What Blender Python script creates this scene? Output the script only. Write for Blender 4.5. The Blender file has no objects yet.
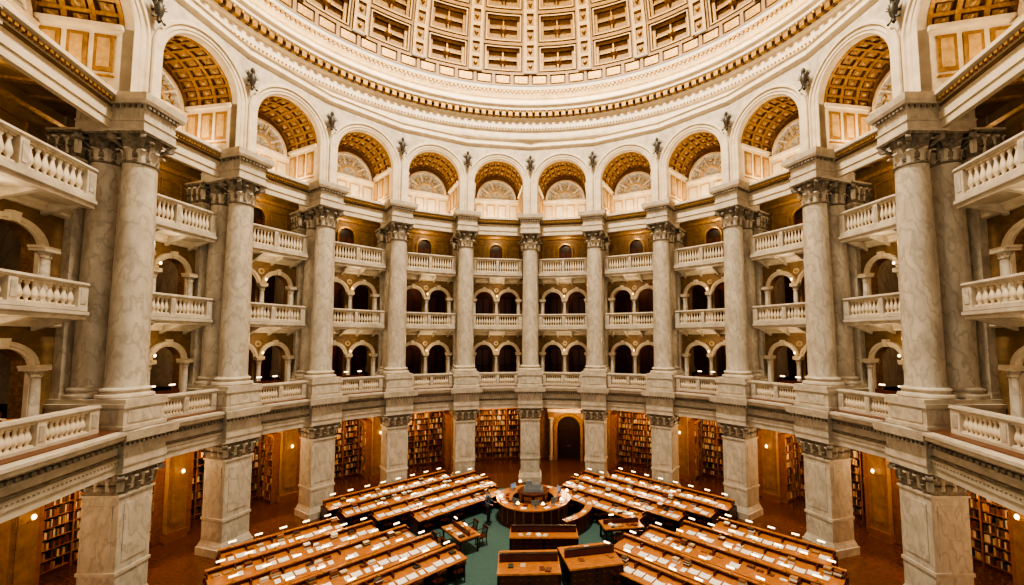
import bpy, bmesh, math, random
from math import sin, cos, tan, pi, radians, sqrt, atan2
from mathutils import Vector, Matrix
random.seed(7)
scene = bpy.context.scene
COL = scene.collection
T9 = tan(radians(9))
STEP = 18.0

# ---------------------------------------------------------------- materials
MATS = {}
def mat(name, base, rough=0.6, metal=0.0, var=None, scale=3.0, bump=0.0, emis=None, estr=0.0, vein=None, stretch=(1,1,1), rnd=False, spec=0.5):
    m = bpy.data.materials.new(name); m.use_nodes = True
    nt = m.node_tree; b = nt.nodes['Principled BSDF']
    b.inputs['Base Color'].default_value = (*base, 1)
    b.inputs['Roughness'].default_value = rough
    b.inputs['Metallic'].default_value = metal
    b.inputs['Specular IOR Level'].default_value = spec
    if emis:
        b.inputs['Emission Color'].default_value = (*emis, 1)
        b.inputs['Emission Strength'].default_value = estr
    if var or vein or bump:
        tc = nt.nodes.new('ShaderNodeTexCoord'); mp = nt.nodes.new('ShaderNodeMapping')
        mp.inputs['Scale'].default_value = stretch
        nt.links.new(tc.outputs['Object'], mp.inputs['Vector'])
        if rnd:
            oi = nt.nodes.new('ShaderNodeObjectInfo'); mul = nt.nodes.new('ShaderNodeMath'); mul.operation = 'MULTIPLY'
            mul.inputs[1].default_value = 60
            nt.links.new(oi.outputs['Random'], mul.inputs[0]); nt.links.new(mul.outputs[0], mp.inputs['Location'])
        no = nt.nodes.new('ShaderNodeTexNoise'); no.inputs['Scale'].default_value = scale
        no.inputs['Detail'].default_value = 6; no.inputs['Roughness'].default_value = 0.6
        nt.links.new(mp.outputs[0], no.inputs['Vector'])
        last = None
        if var:
            r = nt.nodes.new('ShaderNodeValToRGB')
            r.color_ramp.elements[0].position = 0.32; r.color_ramp.elements[0].color = (*var, 1)
            r.color_ramp.elements[1].position = 0.66; r.color_ramp.elements[1].color = (*base, 1)
            nt.links.new(no.outputs['Fac'], r.inputs['Fac']); last = r.outputs['Color']
        if vein:
            w = nt.nodes.new('ShaderNodeTexWave'); w.inputs['Scale'].default_value = 1.1
            w.inputs['Distortion'].default_value = 12; w.inputs['Detail'].default_value = 5
            w.inputs['Detail Scale'].default_value = 2.2
            w.bands_direction = 'DIAGONAL'
            nt.links.new(mp.outputs[0], w.inputs['Vector'])
            r2 = nt.nodes.new('ShaderNodeValToRGB')
            r2.color_ramp.elements[0].position = 0.0; r2.color_ramp.elements[0].color = (.7, .7, .7, 1)
            r2.color_ramp.elements[1].position = 0.28; r2.color_ramp.elements[1].color = (0, 0, 0, 1)
            nt.links.new(w.outputs['Fac'], r2.inputs['Fac'])
            mx = nt.nodes.new('ShaderNodeMix'); mx.data_type = 'RGBA'
            mx.inputs['B'].default_value = (*vein, 1)
            if last: nt.links.new(last, mx.inputs['A'])
            else: mx.inputs['A'].default_value = (*base, 1)
            nt.links.new(r2.outputs['Color'], mx.inputs['Factor'])
            last = mx.outputs['Result']
        if last: nt.links.new(last, b.inputs['Base Color'])
        if bump:
            bp = nt.nodes.new('ShaderNodeBump'); bp.inputs['Strength'].default_value = bump; bp.inputs['Distance'].default_value = 0.03
            nt.links.new(no.outputs['Fac'], bp.inputs['Height']); nt.links.new(bp.outputs[0], b.inputs['Normal'])
    MATS[name] = m
    return m
mat('marble', (.66,.595,.49), .35, var=(.47,.42,.34), vein=(.40,.355,.29), scale=2.6, rnd=True, stretch=(1,1,.5))
mat('stone', (.66,.59,.48), .6, var=(.46,.40,.315), scale=2.5, bump=.2, rnd=True)
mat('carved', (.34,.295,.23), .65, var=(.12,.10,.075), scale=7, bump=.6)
mat('plaster', (.80,.70,.54), .6, var=(.64,.55,.41), scale=2)
mat('goldwall', (.30,.19,.09), .6, var=(.18,.11,.048), scale=3, bump=.15, rnd=True)
mat('alcovegold', (.44,.265,.11), .5, var=(.28,.16,.06), scale=3, bump=.15, rnd=True)
mat('gilt', (.52,.31,.09), .38, metal=.3, var=(.24,.125,.032), scale=9, bump=.3)
mat('domecream', (.62,.43,.20), .55, var=(.44,.28,.115), scale=5, bump=.2)
mat('domegold', (.40,.23,.075), .5, var=(.24,.13,.04), scale=6, bump=.3)
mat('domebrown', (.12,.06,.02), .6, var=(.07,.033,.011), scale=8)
mat('darkwood', (.040,.017,.010), .4, var=(.02,.008,.005), scale=6, stretch=(1,1,8))
mat('redwood', (.14,.040,.016), .3, var=(.07,.020,.009), scale=5, stretch=(6,1,1))
mat('orangewood', (.58,.235,.07), .25, var=(.36,.13,.036), scale=5, stretch=(1,6,1))
mat('shelfwood', (.38,.17,.055), .45, var=(.24,.10,.032), scale=5)
mat('carpet', (.085,.165,.150), .95, var=(.060,.120,.110), scale=14, bump=.4)
mat('woodfloor', (.15,.058,.025), .2, var=(.085,.032,.013), scale=4, stretch=(1,5,1))
mat('galleryfloor', (.18,.08,.04), .4, var=(.12,.05,.025), scale=4)
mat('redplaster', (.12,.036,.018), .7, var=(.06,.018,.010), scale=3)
mat('paper', (.88,.84,.75), .8)
mat('iron', (.10,.09,.075), .5, metal=.4, var=(.05,.045,.04), scale=8)
mat('glass', (.34,.31,.25), .25, var=(.13,.12,.095), scale=6, emis=(1,.80,.50), estr=.22)
mat('brass', (.65,.42,.15), .3, metal=.9)
mat('bulb', (1,.8,.5), .4, emis=(1,.65,.30), estr=5)
mat('shade', (.9,.75,.5), .5, emis=(1,.78,.48), estr=3)
mat('covelight', (1,.9,.75), .5, emis=(1,.76,.45), estr=11)
mat('screen', (.02,.025,.03), .2, emis=(.35,.5,.6), estr=.4)
mat('greymetal', (.20,.22,.23), .45, var=(.12,.14,.15), scale=4)
mat('skin', (.55,.33,.23), .55)
mat('hair', (.03,.018,.01), .6)
mat('jacket', (.10,.12,.17), .8)
mat('trousers', (.035,.035,.045), .8)
mat('shirt', (.7,.7,.68), .8)
mat('shoe', (.015,.01,.01), .4)
mat('white_eye', (.8,.8,.8), .3)
mat('lips', (.4,.15,.12), .5)
BK = []
for i, c in enumerate([(.30,.12,.05),(.16,.045,.025),(.42,.24,.10),(.07,.04,.025),(.55,.42,.25),(.05,.06,.04),(.18,.07,.03),(.62,.53,.38)]):
    mat('book%d' % i, c, .7); BK.append('book%d' % i)

# ---------------------------------------------------------------- mesh builder
class MB:
    def __init__(s): s.v=[]; s.f=[]; s.m=[]; s.mats=[]; s.M=None
    def mi(s, n):
        if n not in s.mats: s.mats.append(n)
        return s.mats.index(n)
    def av(s, p):
        if s.M is not None: p = s.M @ Vector(p)
        s.v.append((p[0],p[1],p[2])); return len(s.v)-1
    def face(s, idx, m): s.f.append(tuple(idx)); s.m.append(s.mi(m))
    def poly(s, pts, m): s.face([s.av(p) for p in pts], m)
    def box(s, x0,x1,y0,y1,z0,z1,m, taper=0):
        t=taper
        i=[s.av(p) for p in [(x0,y0,z0),(x1,y0,z0),(x1,y1,z0),(x0,y1,z0),(x0+t,y0+t,z1),(x1-t,y0+t,z1),(x1-t,y1-t,z1),(x0+t,y1-t,z1)]]
        for q in [(0,3,2,1),(4,5,6,7),(0,1,5,4),(1,2,6,5),(2,3,7,6),(3,0,4,7)]:
            s.face([i[k] for k in q], m)
    def rbox(s, cx,cy,hx,hy,z0,z1,m,ang=0,taper=0):
        old=s.M; R=Matrix.Translation((cx,cy,0))@Matrix.Rotation(ang,4,'Z')
        s.M = (old@R) if old is not None else R
        s.box(-hx,hx,-hy,hy,z0,z1,m,taper); s.M=old
    def lathe(s, prof, cx, cy, seg, m, a0=0, a1=2*pi, caps=True):
        full = abs(a1-a0-2*pi)<1e-6
        n = seg if full else seg+1
        rows=[]
        for r,z in prof:
            rows.append([s.av((cx+r*cos(a0+(a1-a0)*i/seg), cy+r*sin(a0+(a1-a0)*i/seg), z)) for i in range(n)])
        for a,b in zip(rows,rows[1:]):
            for i in range(seg):
                j=(i+1)%n
                s.face((a[i],a[j],b[j],b[i]), m)
        if caps and full:
            if prof[0][0]>.001: s.face(rows[0][::-1], m)
            if prof[-1][0]>.001: s.face(rows[-1], m)
    def sweepx(s, prof, m, k=T9, half=None, inset=0):
        L=[];R=[]
        for y,z in prof:
            h = half if half is not None else y*k-inset
            L.append(s.av((-h,y,z))); R.append(s.av((h,y,z)))
        n=len(prof)
        for i in range(n):
            j=(i+1)%n
            s.face((L[i],R[i],R[j],L[j]), m)
        s.face(L,m); s.face(R[::-1],m)
    def tube(s, p0, p1, r0, r1, seg, m):
        p0=Vector(p0);p1=Vector(p1);d=(p1-p0).normalized()
        u=d.orthogonal().normalized(); w=d.cross(u)
        A=[s.av(p0+(u*cos(2*pi*i/seg)+w*sin(2*pi*i/seg))*r0) for i in range(seg)]
        B=[s.av(p1+(u*cos(2*pi*i/seg)+w*sin(2*pi*i/seg))*r1) for i in range(seg)]
        for i in range(seg):
            j=(i+1)%seg; s.face((A[i],A[j],B[j],B[i]),m)
        s.face(A[::-1],m); s.face(B,m)
    def ball(s, c, rx, ry, rz, m, seg=12, rings=8):
        rows=[]
        for j in range(1,rings):
            a=-pi/2+pi*j/rings
            rows.append([s.av((c[0]+rx*cos(a)*cos(2*pi*i/seg), c[1]+ry*cos(a)*sin(2*pi*i/seg), c[2]+rz*sin(a))) for i in range(seg)])
        b=s.av((c[0],c[1],c[2]-rz)); t=s.av((c[0],c[1],c[2]+rz))
        for i in range(seg):
            j=(i+1)%seg
            s.face((b,rows[0][j],rows[0][i]),m); s.face((t,rows[-1][i],rows[-1][j]),m)
            for a,c2 in zip(rows,rows[1:]): s.face((a[i],a[j],c2[j],c2[i]),m)
    def archwall(s, x0,x1,z0,z1,y0,y1,ops,m,ms,n=16,back=True):
        def rect(xa,xb,za,zb):
            if xb-xa<1e-4 or zb-za<1e-4: return
            for y in ((y0,y1) if back else (y0,)):
                s.poly([(xa,y,za),(xb,y,za),(xb,y,zb),(xa,y,zb)],m)
        cur=x0
        for cx,r,zs,zb in ops:
            rect(cur,cx-r,z0,z1); rect(cx-r,cx+r,z0,zb); cur=cx+r
            pts=[(cx-r*cos(pi*i/n), zs+r*sin(pi*i/n)) for i in range(n+1)]
            for p,q in zip(pts,pts[1:]):
                for y in ((y0,y1) if back else (y0,)):
                    s.poly([(p[0],y,p[1]),(q[0],y,q[1]),(q[0],y,z1),(p[0],y,z1)],m)
            A=[s.av((x,y0,z)) for x,z in [(cx-r,zb)]+pts+[(cx+r,zb)]]
            B=[s.av((x,y1,z)) for x,z in [(cx-r,zb)]+pts+[(cx+r,zb)]]
            for i in range(len(A)-1): s.face((A[i],A[i+1],B[i+1],B[i]),ms)
        rect(cur,x1,z0,z1)
        s.poly([(x0,y0,z1),(x1,y0,z1),(x1,y1,z1),(x0,y1,z1)],m)
        s.poly([(x0,y0,z0),(x0,y1,z0),(x0,y1,z1),(x0,y0,z1)],m)
        s.poly([(x1,y0,z0),(x1,y1,z0),(x1,y1,z1),(x1,y0,z1)],m)
    def archmold(s,cx,zs,prof,m,n=20,zleg=None):
        secs=[]
        if zleg is not None: secs.append((-1,0,zleg))
        secs+=[(-cos(pi*i/n),sin(pi*i/n),zs) for i in range(n+1)]
        if zleg is not None: secs.append((1,0,zleg))
        rows=[[s.av((cx+r*c,y,z+r*sn)) for r,y in prof] for c,sn,z in secs]
        k=len(prof)
        for a,b in zip(rows,rows[1:]):
            for i in range(k):
                j=(i+1)%k; s.face((a[i],a[j],b[j],b[i]),m)
        s.face(rows[0],m); s.face(rows[-1][::-1],m)
    def leaf(s,ox,oy,ang,z0,h,w,curl,m):
        c,sn=cos(ang),sin(ang); rows=[]
        for o,zz,ww in [(.01,0,.8),(.04,.4,1),(.10,.72,1),(.30,.93,.85),(.62,1.0,.6),(.75,.86,.35)]:
            o*=curl; ww*=w/2
            rr=[]
            for t,e in ((-1,-.15*curl),(0,.12*curl),(1,-.15*curl)):
                rr.append(s.av((ox+c*(o+e)-sn*t*ww, oy+sn*(o+e)+c*t*ww, z0+h*zz)))
            rows.append(rr)
        for a,b in zip(rows,rows[1:]):
            for i in range(2): s.face((a[i],a[i+1],b[i+1],b[i]),m)
    def mesh(s, name, sharp=38):
        me=bpy.data.meshes.new(name); me.from_pydata(s.v,[],s.f)
        for n in s.mats: me.materials.append(MATS[n])
        me.polygons.foreach_set('material_index', s.m)
        bm=bmesh.new(); bm.from_mesh(me); bmesh.ops.recalc_face_normals(bm, faces=bm.faces[:]); bm.to_mesh(me); bm.free()
        me.polygons.foreach_set('use_smooth',[True]*len(me.polygons))
        try: me.set_sharp_from_angle(angle=radians(sharp))
        except Exception: me.polygons.foreach_set('use_smooth',[False]*len(me.polygons))
        me.update(); return me
def place(name, me, loc=(0,0,0), rz=0, parent=None, scale=None):
    o=bpy.data.objects.new(name, me); o.location=loc; o.rotation_euler=(0,0,rz)
    if scale: o.scale=scale
    COL.objects.link(o)
    if parent: o.parent=parent
    return o
def polar(r,a): return (-r*sin(a), r*cos(a))   # a = rot z

PIERS=[-radians(k*STEP) for k in range(-5,6)]+[radians(118),-radians(118)]
BAYS=[(b,-radians((b+.5)*STEP),1.0,0.0) for b in range(-5,5)]+[(-6,radians(104),1.53,-.26),(5,-radians(104),1.53,-.26)]
def placeP(name,me):
    for a in PIERS: place(name,me,rz=a)
def placeB(name,me,num=False):
    for i,(b,a,sx,dy) in enumerate(BAYS):
        x,y=polar(dy,a)
        place(name+('_%d'%(i+1) if num else ''),me,(x,y,0),a,scale=(sx,1,1))

# ---------------------------------------------------------------- capitals
def capital_round(mb,cx,cy,r,z0,h):
    mb.lathe([(r*1.0,z0-.08),(r*1.12,z0-.05),(r*1.12,z0),(r*.95,z0+.02),(r*.95,z0+.4*h),(r*1.05,z0+.7*h),(r*1.3,z0+.86*h)],cx,cy,24,'carved')
    for t in range(8):
        a=t*pi/4
        mb.leaf(cx+cos(a)*r*.95,cy+sin(a)*r*.95,a,z0,h*.42,r*.72,r*.55,'stone')
        a+=pi/8
        mb.leaf(cx+cos(a)*r*.98,cy+sin(a)*r*.98,a,z0+h*.12,h*.62,r*.66,r*.6,'carved')
    for t in range(4):
        a=pi/4+t*pi/2; c,s_=cos(a),sin(a); R=r*1.62
        p=Vector((cx+c*R,cy+s_*R,z0+h*.76)); tv=Vector((-s_,c,0))
        mb.tube(p-tv*r*.16,p+tv*r*.16,h*.13,h*.13,10,'carved')
        mb.tube((cx+c*r,cy+s_*r,z0+h*.5),p,r*.12,r*.16,6,'carved')
    q=r*1.38
    mb.box(cx-q,cx+q,cy-q,cy+q,z0+h*.86,z0+h*.93,'carved',-.03)
    mb.box(cx-q-.04,cx+q+.04,cy-q-.04,cy+q+.04,z0+h*.93,z0+h,'stone')
def capital_square(mb,cx,cy,hx,hy,z0,h,nx=3):
    mb.box(cx-hx-.05,cx+hx+.05,cy-hy-.05,cy+hy+.05,z0-.08,z0,'stone')
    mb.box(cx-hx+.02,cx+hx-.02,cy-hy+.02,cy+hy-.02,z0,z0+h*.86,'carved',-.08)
    for side in range(4):
        a=side*pi/2; c,s_=cos(a),sin(a); hn=hx if side%2==0 else hy; ht=hy if side%2==0 else hx
        n=max(2,int(round(ht/hx*nx)))
        for i in range(n):
            t=(-1+(2*i+1)/n)*ht
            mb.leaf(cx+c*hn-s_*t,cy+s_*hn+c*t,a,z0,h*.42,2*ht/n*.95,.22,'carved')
        for i in range(n+1):
            t=(-1+(2*i)/n)*ht*.93
            mb.leaf(cx+c*hn-s_*t,cy+s_*hn+c*t,a,z0+h*.15,h*.6,2*ht/n*.8,.26,'stone')
    for sx in (-1,1):
        for sy in (-1,1):
            p=Vector((cx+sx*(hx+.14),cy+sy*(hy+.14),z0+h*.74)); tv=Vector((-sx,sy,0)).normalized()
            mb.tube(p-tv*.1,p+tv*.1,h*.14,h*.14,10,'carved')
    mb.box(cx-hx-.12,cx+hx+.12,cy-hy-.12,cy+hy+.12,z0+h*.86,z0+h*.93,'carved',-.04)
    mb.box(cx-hx-.18,cx+hx+.18,cy-hy-.18,cy+hy+.18,z0+h*.93,z0+h,'stone')

# ---------------------------------------------------------------- ground-storey pier
mb=MB()
H=.66
mb.box(-H-.14,H+.14,15-H-.14,15+H+.14,0,.35,'stone')
mb.box(-H-.1,H+.1,15-H-.1,15+H+.1,.35,.5,'stone',.04)
mb.box(-H-.05,H+.05,15-H-.05,15+H+.05,.5,.62,'stone',.04)
mb.box(-H,H,15-H,15+H,.62,4.25,'marble')
mb.box(-H-.04,H+.04,15-H-.04,15+H+.04,1.55,1.67,'stone')
for sx,sy in ((0,-1),(1,0),(-1,0),(0,1)):
    if sx==0: mb.box(-H+.2,H-.2,15+sy*H-.025,15+sy*H+.025,1.95,3.95,'marble')
    else: mb.box(sx*H-.025,sx*H+.025,15-H+.2,15+H-.2,1.95,3.95,'marble')
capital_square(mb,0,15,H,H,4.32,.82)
placeP('stone_pier',mb.mesh('pier'))

mb=MB()
mb.box(-.5,.5,18.3,20.6,0,.4,'shelfwood'); mb.box(-.44,.44,18.36,20.6,.4,4.6,'alcovegold')
mb.box(-.5,.5,18.3,20.6,4.6,4.75,'gilt'); mb.box(-.56,.56,18.24,20.6,4.75,5.1,'alcovegold')
mb.box(-.3,.3,18.33,18.37,.7,4.3,'gilt'); mb.box(-.25,.25,18.30,18.34,.8,4.2,'alcovegold')
mb.tube((0,18.3,3.1),(0,18.1,3.2),.03,.03,6,'brass'); mb.ball((0,18.05,3.32),.07,.07,.1,'bulb',8,6)
placeP('gilded_alcove_pier',mb.mesh('inner_pier'))

# ---------------------------------------------------------------- column pair with pedestal
mb=MB()
ZB=6.6
def column(mb,cy,r,zb,ztop,ch,mat_='marble'):
    mb.box(-r*1.42,r*1.42,cy-r*1.42,cy+r*1.42,zb,zb+.16,'stone')
    mb.lathe([(r*1.38,zb+.16),(r*1.42,zb+.22),(r*1.38,zb+.30),(r*1.2,zb+.33),(r*1.14,zb+.38),(r*1.2,zb+.42),(r*1.25,zb+.47),(r*1.2,zb+.52),(r*1.05,zb+.55)],0,cy,28,'stone')
    z0=zb+.55; z1=ztop-ch
    mb.lathe([(r*1.05,z0),(r,z0+.12)]+[(r*(1-.14*(t**1.7)),z0+.12+(z1-z0-.12)*t) for t in [i/8 for i in range(1,9)]],0,cy,28,mat_)
    capital_round(mb,0,cy,r*.86,z1,ch)
P=.90
mb.box(-P,P,15-P+.05,17.6,ZB,ZB+.14,'stone')
mb.box(-P+.07,P-.07,15-P+.12,17.6,ZB+.14,ZB+.78,'stone')
mb.box(-P+.22,P-.22,15-P+.09,15-P+.15,ZB+.24,ZB+.68,'marble')
for sx in(-1,1): mb.box(sx*(P-.07)-.03,sx*(P-.07)+.03,15-.6,15+.6,ZB+.24,ZB+.68,'marble')
mb.box(-P,P,15-P+.05,17.6,ZB+.78,ZB+.92,'stone')
column(mb,15.0,.60,ZB+.92,17.7,1.15)
column(mb,16.3,.54,ZB+.92,17.7,1.1)
mb.box(-.62,.62,16.8,20,ZB+.92,16.6,'marble')
mb.box(-.68,.68,16.74,20,ZB+.92,ZB+1.3,'stone')
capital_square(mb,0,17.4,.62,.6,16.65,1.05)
placeP('marble_column',mb.mesh('column'))

mb=MB()
def block(mb,h,y0,y1,z):
    mb.box(-h,h,y0,y1,z,z+.32,'stone'); mb.box(-h-.04,h+.04,y0-.04,y1,z+.32,z+.38,'stone')
    mb.box(-h+.02,h-.02,y0+.02,y1,z+.38,z+.78,'marble')
    for i in range(8):
        x=-h+(i+.5)*2*h/8; mb.box(x-.06,x+.06,y0-.12,y0,z+.80,z+.92,'carved')
    for i in range(5):
        yy=y0+(i+.5)*.22
        for sx in(-1,1): mb.box(sx*(h+.05)-.06,sx*(h+.05)+.06,yy-.05,yy+.05,z+.80,z+.92,'carved')
    mb.box(-h-.02,h+.02,y0-.02,y1,z+.78,z+.93,'stone')
    mb.box(-h-.16,h+.16,y0-.16,y1,z+.93,z+1.05,'stone',-.06); mb.box(-h-.22,h+.22,y0-.22,y1,z+1.05,z+1.3,'stone',-.03)
block(mb,.70,14.30,16.9,17.7)
placeP('entablature_block',mb.mesh('entab_block'))

# ---------------------------------------------------------------- main lower entablature
mb=MB()
mb.sweepx([(14.35,5.1),(14.35,5.38),(14.30,5.38),(14.30,5.62),(14.36,5.66),(14.36,6.08),(14.22,6.16),(14.22,6.24),(13.98,6.34),(13.98,6.46),(13.9,6.5),(13.9,6.6),(20.55,6.6),(20.55,6.35),(15.7,6.35),(15.7,5.1)],'stone')
for i in range(30):
    x=-2.2+4.4*i/29; mb.box(x-.045,x+.045,14.08,14.25,6.10,6.22,'carved')
for i in range(44):
    x=-2.2+4.4*i/43; mb.tube((x,14.33,5.52),(x,14.28,5.52),.035,.02,6,'carved')
mb.sweepx([(14.36,5.645),(14.33,5.645),(14.27,5.70),(14.27,5.74),(14.36,5.76)],'carved')
mb.sweepx([(15.7,5.1),(20.55,5.1),(20.55,5.2),(15.7,5.2)],'alcovegold')
mb.sweepx([(14.3,6.6),(20.55,6.6),(20.55,6.63),(14.3,6.63)],'galleryfloor')
placeB('main_entablature',mb.mesh('entab'))
mb=MB()
mb.box(-.86,.86,14.10,15.7,5.1,5.38,'stone'); mb.box(-.88,.88,14.06,15.7,5.38,5.64,'stone'); mb.box(-.86,.86,14.1,15.7,5.64,6.1,'marble')
mb.box(-.98,.98,13.98,15.7,6.1,6.28,'stone',-.05); mb.box(-1.08,1.08,13.82,15.7,6.28,6.6,'stone',-.04)
for i in range(11):
    x=-.9+1.8*i/10; mb.box(x-.045,x+.045,13.86,14.02,6.12,6.22,'carved')
placeP('entablature_ressaut',mb.mesh('breakfwd'))

# ---------------------------------------------------------------- balustrades
def baluster(mb,x,y,z0,z1,r=.085):
    h=z1-z0
    mb.box(x-r*.95,x+r*.95,y-r*.95,y+r*.95,z0,z0+.08*h,'plaster'); mb.box(x-r*.95,x+r*.95,y-r*.95,y+r*.95,z1-.08*h,z1,'plaster')
    mb.lathe([(r*.5,z0+.08*h),(r*.45,z0+.16*h),(r*.85,z0+.26*h),(r*1.0,z0+.36*h),(r*.8,z0+.5*h),(r*.45,z0+.68*h),(r*.4,z0+.78*h),(r*.7,z0+.84*h),(r*.55,z0+.92*h)],x,y,10,'plaster',caps=False)
def balus(mb,y,z0,h,half,n,slab=0):
    mb.box(-half,half,y-.14,y+.14,z0,z0+.13,'stone'); mb.box(-half,half,y-.13,y+.13,z0+h-.11,z0+h-.03,'stone',-.04)
    mb.box(-half,half,y-.18,y+.18,z0+h-.03,z0+h+.05,'stone',.02)
    for sx in(-1,0,1):
        w=.14 if sx else .10
        mb.box(sx*(half-w)-w,sx*(half-w)+w,y-.13,y+.13,z0+.13,z0+h-.11,'stone')
        mb.box(sx*(half-w)-w*.55,sx*(half-w)+w*.55,y-.15,y+.15,z0+.25,z0+h-.22,'marble')
    for side in(-1,1):
        a=.13; b_=half-.30
        for i in range(n):
            x=side*(a+(b_-a)*(i+.5)/n); baluster(mb,x,y,z0+.13,z0+h-.11)
    if slab:
        mb.sweepx([(y-.2,z0-.02),(y-.2,z0-.14),(y-.12,z0-.2),(y-.12,z0-.3),(17.9,z0-.3),(17.9,z0),(y,z0)],'stone',half=half)
        for sx in(-1,-.33,.33,1):
            x=sx*(half-.2); o=[]
            for e in(-.06,.06):
                o.append([mb.av(p) for p in [(x+e,y,z0-.3),(x+e,16.95,z0-.3),(x+e,16.95,z0-.72),(x+e,16.6,z0-.58)]])
            A,B=o; mb.face(A,'stone'); mb.face(B,'stone')
            for i in range(4): mb.face((A[i],A[(i+1)%4],B[(i+1)%4],B[i]),'stone')
mb=MB(); balus(mb,14.85,6.6,.92,1.46,8); b0=mb.mesh('balustrade_low')
mb=MB(); balus(mb,15.8,10.82,.95,1.86,8,1); b1=mb.mesh('balustrade_mid')
mb=MB(); balus(mb,15.8,14.85,1.1,1.86,8,1); b2=mb.mesh('balustrade_top')
placeB('stone_balustrade',b0); placeB('balcony_balustrade',b1); placeB('balcony_balustrade',b2)

# ---------------------------------------------------------------- gallery arcade (2 storeys) per bay
mb=MB()
HW=17.0*T9
for z0,z1,zs in ((6.6,10.52,8.85),(10.82,14.55,12.95)):
    R=.68; cxs=(-.93,.93)
    mb.archwall(-HW,HW,z0,z1,17.0,17.4,[(c,R,zs,z0) for c in cxs],'goldwall','gilt')
    for c in cxs:
        mb.archmold(c,zs,[(R,16.98),(R,16.90),(R+.07,16.90),(R+.09,16.85),(R+.22,16.85),(R+.24,16.88),(R+.24,17.0)],'plaster',16)
        mb.box(c-.09,c+.09,16.80,17.0,zs+R-.02,zs+R+.32,'plaster',-.02)
    for x in (-1.72,0,1.72):
        r=.13
        if x: mb.box(x-.13,x+.13,16.86,17.0,z0,zs,'plaster')
        mb.box(x-.2,x+.2,16.62,17.1,z0,z0+.3,'plaster'); mb.lathe([(r*1.35,z0+.3),(r*1.4,z0+.36),(r*1.1,z0+.42),(r,z0+.46),(r*.88,zs-.34),(r*1.1,zs-.32),(r*.95,zs-.28),(r*1.5,zs-.1)],x,16.84,14,'marble')
        mb.box(x-.21,x+.21,16.62,17.1,zs-.1,zs,'plaster')
        for t in range(4):
            a=pi/4+t*pi/2; mb.leaf(x+cos(a)*r,16.84+sin(a)*r,a,zs-.3,.2,.18,.12,'plaster')
        mb.box(x-.24,x+.24,16.66,17.1,zs,zs+.09,'plaster')
    mb.sweepx([(16.86,z1-.28),(16.8,z1-.22),(16.8,z1-.1),(16.72,z1),(17.0,z1),(17.0,z1-.28)],'plaster')
    mb.tube((0,17.0,zs+.78),(0,16.93,zs+.78),.17,.15,16,'plaster'); mb.tube((0,16.93,zs+.78),(0,16.91,zs+.78),.11,.1,16,'gilt')
    mb.tube((0,16.7,zs+.2),(0,16.5,zs+.2),.02,.02,6,'brass'); mb.ball((0,16.48,zs+.28),.05,.05,.07,'bulb',8,6)
    h2=19.8*T9
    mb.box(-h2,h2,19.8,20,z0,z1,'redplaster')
    for c in cxs:
        mb.box(c-.6,c+.6,19.7,19.8,z0,z0+2.7,'darkwood')
        for e in(-.28,.28):
            mb.box(c+e-.2,c+e+.2,19.66,19.71,z0+.2,z0+1.1,'redwood'); mb.box(c+e-.2,c+e+.2,19.66,19.71,z0+1.25,z0+2.5,'redwood')
    mb.sweepx([(17.4,z1-.02),(19.9,z1-.02),(19.9,z1+.2),(17.4,z1+.2)],'goldwall')
    mb.sweepx([(17.0,z0),(19.9,z0),(19.9,z0+.02),(17.0,z0+.02)],'galleryfloor')
placeB('gallery_arcade',mb.mesh('arcade'))

# upper gallery wall with door
mb=MB()
HW=17.8*T9
mb.archwall(-HW,HW,14.85,19.0,17.8,18.0,[(0,.5,17.0,14.85)],'goldwall','gilt')
mb.box(-.5,.5,17.92,17.98,14.85,17.55,'darkwood')
for sx in(-1,1):
    mb.box(sx*.25-.18,sx*.25+.18,17.88,17.93,15.0,15.8,'redwood'); mb.box(sx*.25-.18,sx*.25+.18,17.88,17.93,15.95,16.9,'redwood')
mb.archmold(0,17.0,[(.5,17.8),(.5,17.70),(.62,17.70),(.64,17.8)],'gilt',14,14.85)
for sx in(-1,1):
    mb.box(sx*1.35-.5,sx*1.35+.5,17.76,17.8,15.0,15.9,'redwood')
    for (a0,a1,c0,c1) in ((-.5,.5,16.15,16.2),(-.5,.5,17.5,17.55),(-.5,-.45,16.15,17.55),(.45,.5,16.15,17.55)):
        mb.box(sx*1.35+a0,sx*1.35+a1,17.74,17.8,c0,c1,'gilt')
mb.sweepx([(17.8,17.9),(17.7,17.95),(17.65,18.1),(17.8,18.1)],'gilt')
mb.sweepx([(15.5,18.55),(17.9,18.55),(17.9,18.65),(15.5,18.65)],'goldwall')
for i in range(6):
    x=-1.9+3.8*i/5; mb.box(x-.07,x+.07,15.8,17.8,18.45,18.55,'gilt')
placeB('wall_upper_gallery',mb.mesh('upper_gallery'),True)

mb=MB()
mb.sweepx([(15.55,17.75),(15.55,18.05),(15.5,18.05),(15.5,18.35),(15.56,18.4),(15.56,18.62),(15.4,18.7),(15.4,18.78),(15.2,18.86),(15.2,19.0),(15.75,19.0),(15.75,17.75)],'plaster')
for i in range(34):
    x=-2.1+4.2*i/33; mb.box(x-.04,x+.04,15.28,15.42,18.66,18.76,'gilt')
mb.sweepx([(15.7,18.95),(17.9,18.95),(17.9,19.02),(15.7,19.02)],'plaster')
placeB('upper_entablature',mb.mesh('upper_entablature'))

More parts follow.
